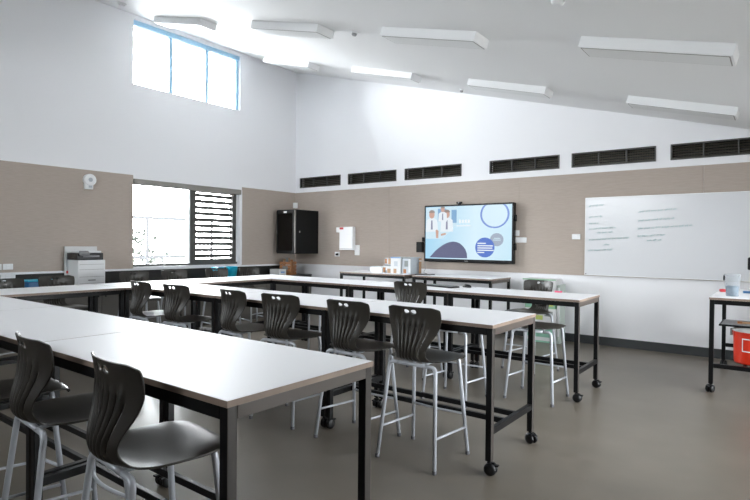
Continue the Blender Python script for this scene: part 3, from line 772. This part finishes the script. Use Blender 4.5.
# television cable
t = tag(MB().tube([(-4.83, YF-.045, 1.079), (-4.83, YF-.06, 1.02), (-4.80, YF-.09, .96), (-4.78, YF-.15, .93), (-4.76, YF-.21, .905), (-4.62, YF-.38, .903), (-4.5, YF-.6, .904)], .004, segs=6).build('cable', 'grey_pl'), 'thin grey cable dropping from the television onto the side table', 'cable')
# far row
kb = thing('keyboard', 'slim black keyboard on the far row table', 'keyboard', (-3.03, 5.24, S), -.25)
MB().box((-.21, -.07, .0005), (.21, .07, .018), .004).build('keyboard_base', 'tv_body', kb)
b = MB()
for i in range(14):
    for j in range(5): b.box((-.20+i*.0286, -.06+j*.0245, .018), (-.20+i*.0286+.023, -.06+j*.0245+.019, .022))
b.build('keys', 'grey_print', kb)
ms = thing('mouse', 'black computer mouse on the far row table', 'mouse', (-2.78, 5.37, S), -.3)
b = MB(); b.lathe([(.001, .036), (.02, .034), (.034, .024), (.04, .010), (.038, .0005)][::-1], segs=20); bmesh.ops.scale(b.bm, vec=(1.5, .9, 1), verts=b.bm.verts); b.build('mouse_body', 'tv_body', ms)
MB().box((.02, -.004, .030), (.036, .004, .035), .001).build('wheel', 'grey_pl', ms)
pk = thing('pink_block', 'bright pink block at the far row table edge by the cartons', 'block', (-1.80, 5.43, S), .2)
MB().box((-.035, -.018, .0005), (.035, .018, .016), .004).build('block_body', 'pink', pk); MB().box((-.02, -.01, .016), (.02, .01, .0168)).build('label_strip', 'card', pk)
pk.location.y = 5.455
# stacked cartons by the front wall
Y0, Y1 = 7.52, 7.80
G3 = 'printed cartons stacked below the whiteboard'
carton('printed_carton', 'white and mint printed carton at the bottom of the floor stack', 'carton', -2.97, -2.52, Y0, Y1, 0, .30, 'card', [(.05, .25, .95, .7, 'mint'), (.1, .78, .5, .9, 'card2'), (0, 0, 1, .08, 'mint')], G3)
carton('printed_carton', 'white carton with yellow green print, second of the floor stack', 'carton', -2.98, -2.51, Y0, Y1, .30, .48, 'card', [(.05, .1, .6, .45, 'yellow'), (.65, .4, .9, .8, 'grey_print'), (.1, .6, .3, .9, 'card2')], G3)
carton('printed_carton', 'pale green printed carton in the middle of the floor stack', 'carton', -2.96, -2.53, Y0, Y1, .48, .70, 'green', [(.05, .1, .3, .9, 'mint'), (.45, .15, .95, .5, 'yellow'), (.55, .6, .95, .95, 'mint')], G3)
carton('printed_carton', 'white carton with dark round prints on top of the floor stack', 'carton', -3.0, -2.52, Y0, Y1, .70, .895, 'card', [(.56, .45, .70, .8, 'grey_print'), (.74, .5, .92, .8, 'grey_print'), (.6, .2, .9, .3, 'card2'), (0, .92, 1, 1, 'green')], G3)
t = thing('folder', 'slim pale grey green folder standing right of the carton stack', 'folder', (-2.475, 7.66, .0)); MB().box((-.03, -.12, .0005), (.01, .12, .82), .003).build('cover', 'sage', t); MB().box((-.025, -.123, .1), (.006, -.119, .78)).build('pages', 'card', t)

# right table: jug, bits, red bin
jg = thing('plastic_jug', 'translucent plastic jug with blue grey contents on the right table', 'jug', (-.385, 6.24, S))
MB().lathe([(.052, .0005), (.068, .205), (.072, .208), (.072, .212), (.066, .212), (.05, .006)], segs=28, capped=False).build('jug_wall', 'jug', jg)
MB().lathe([(.049, .002), (.0555, .10), (.02, .102)], segs=28).build('contents', 'liquid', jg)
MB().box((-.075, -.02, .15), (-.062, .02, .20), .004).build('clip', 'black', jg)
t = thing('red_pen_case', 'small red and blue case beside the jug', 'case', (-.48, 6.78, S), .3); MB().box((-.05, -.03, .0005), (.05, .03, .03), .008).build('case_body', 'red_print', t); MB().box((.01, -.031, .005), (.045, -.029, .025)).build('case_patch', 'bluebin', t)
t = thing('blue_marker', 'blue marker lying on the right table beside the jug', 'marker', (-.255, 6.75, S+.012), .3); MB().lathe([(.0115, -.07), (.0115, .05), (.008, .07)], segs=12, axis='X').build('barrel', 'bluebin', t); MB().lathe([(.012, .052), (.011, .085)], segs=12, axis='X').build('cap', 'black', t)
dc = thing('document_camera', 'black device on a stem at the right edge above the jug', 'device', (-.16, 6.45, S))
MB().lathe([(.07, .0005), (.07, .015), (.03, .022)], segs=24).build('base', 'black', dc)
MB().tube(rounded([(0, 0, .02), (0, 0, .34), (-.06, -.01, .36)], .04), .009, segs=10).build('stem', 'black', dc)
MB().box((-.115, -.04, .25), (-.045, .03, .375), .012).build('head', 'tv_body', dc)
RY = 6.66
rb = thing('red_drum', 'red drum with white rim on the lower rails of the right table', 'drum', (-.19, 6.235, .278))
MB().lathe([(.170, .0005), (.176, .02), (.182, .29), (.182, .30)], segs=40).build('drum_body', 'red', rb)
MB().lathe([(.186, .30), (.19, .305), (.19, .345), (.184, .352)], segs=40).build('rim', 'white_pl', rb)
a0 = -PI/2-.6
b = MB()
def cyl_patch(b, r, a, bb, z0, z1, n=10):
    pts = [(r*math.cos(a+(bb-a)*k/n), r*math.sin(a+(bb-a)*k/n)) for k in range(n+1)]
    for p, q in zip(pts, pts[1:]): b.quad([(*p, z0), (*q, z0), (*q, z1), (*p, z1)])
cyl_patch(b, .1835, a0, a0+.9, .235, .245); cyl_patch(b, .1825, a0, a0+.05, .13, .235); cyl_patch(b, .1825, a0+.85, a0+.9, .13, .235); cyl_patch(b, .1815, a0, a0+.9, .12, .13)
b.build('label_outline', 'white_pl', rb)
for s in (-1,): MB().box((-.205, -.03, .25), (-.184, .0, .315), .004).build('latch', 'steel', rb)
ld = thing('flat_tray', 'flat dark tray lying across the top of the red drum', 'tray', (-.225, 6.235, .278+.3525)); MB().box((-.25, -.22, .0005), (.24, .22, .016), .006).build('tray_plate', 'rack', ld); MB().box((-.23, -.20, .016), (.22, .20, .02), .002).build('raised_rim', 'grey_pl', ld)
st = thing('timber_stick', 'light timber stick lying on the dark tray', 'stick', (-.17, 6.17, .278+.3525+.0205), .1); MB().box((-.16, -.012, .0003), (.2, .012, .02), .003).build('stick_body', 'wood', st); MB().box((-.165, -.0125, .0), (-.13, .0125, .0208)).build('stick_tip', 'orange', st)

# ------------------------------------------------------------------ light
wd = bpy.data.worlds.new('daylight'); scn.world = wd; wd.use_nodes = True
wn = wd.node_tree; bg = wn.nodes['Background']          # overcast sky, gradient added to strengthen light from the window side
tc = wn.nodes.new('ShaderNodeTexCoord'); sx_ = wn.nodes.new('ShaderNodeSeparateXYZ'); mr = wn.nodes.new('ShaderNodeMapRange')
wn.links.new(tc.outputs['Generated'], sx_.inputs[0]); wn.links.new(sx_.outputs['X'], mr.inputs['Value']); wn.links.new(mr.outputs['Result'], bg.inputs[1])
mr.inputs['From Min'].default_value = -.8; mr.inputs['From Max'].default_value = .8; mr.inputs['To Min'].default_value = 12.0; mr.inputs['To Max'].default_value = 3.2
bg.inputs[0].default_value = (.955, .968, 1.0, 1)
def portal(name, loc, rot, sx_, sy_):
    l = bpy.data.lights.new(name, 'AREA'); l.shape = 'RECTANGLE'; l.size = sx_; l.size_y = sy_; l.cycles.is_portal = True
    o = bpy.data.objects.new(name, l); COL.objects.link(o); o.location = loc; o.rotation_euler = rot; return o
def mid(a, b): return (a+b)/2
portal('daylight_portal', (XL-.19, mid(*W1[:2]), mid(*W1[2:])), (0, -PI/2, 0), W1[3]-W1[2], W1[1]-W1[0])
portal('daylight_portal', (XL-.19, mid(*W2[:2]), mid(*W2[2:])), (0, -PI/2, 0), W2[3]-W2[2], W2[1]-W2[0])
portal('daylight_portal', (XR+.19, mid(*D1[:2]), mid(*D1[2:])), (0, PI/2, 0), D1[3]-D1[2], D1[1]-D1[0])

portal('daylight_portal', (mid(*B1[:2]), YB-.19, mid(*B1[2:])), (PI/2, 0, 0), B1[1]-B1[0], B1[3]-B1[2])

# ------------------------------------------------------------------ camera
f = 539.9; yaw, pitch, roll = [math.radians(a) for a in (37.08, -.682, .552)]
fw = Vector((-math.sin(yaw)*math.cos(pitch), math.cos(yaw)*math.cos(pitch), math.sin(pitch)))
rt = Vector((math.cos(yaw), math.sin(yaw), 0)); up = rt.cross(fw)
r2 = rt*math.cos(roll)+up*math.sin(roll); u2 = -rt*math.sin(roll)+up*math.cos(roll)
cam = bpy.data.cameras.new('camera'); cam.sensor_width = 36; cam.lens = f/750*36; cam.clip_start = .05
co = bpy.data.objects.new('camera', cam); COL.objects.link(co)
co.matrix_world = Matrix((( r2.x, u2.x, -fw.x, 0), (r2.y, u2.y, -fw.y, 0), (r2.z, u2.z, -fw.z, 1.375), (0, 0, 0, 1)))
scn.camera = co

vs = scn.view_settings
vs.view_transform = 'Standard'; vs.look = 'None'; vs.gamma = 1; vs.use_curve_mapping = False; vs.exposure = 2.25
scn.cycles.use_denoising = True
scn.cycles.max_bounces = 10; scn.cycles.diffuse_bounces = 6; scn.cycles.transparent_max_bounces = 12
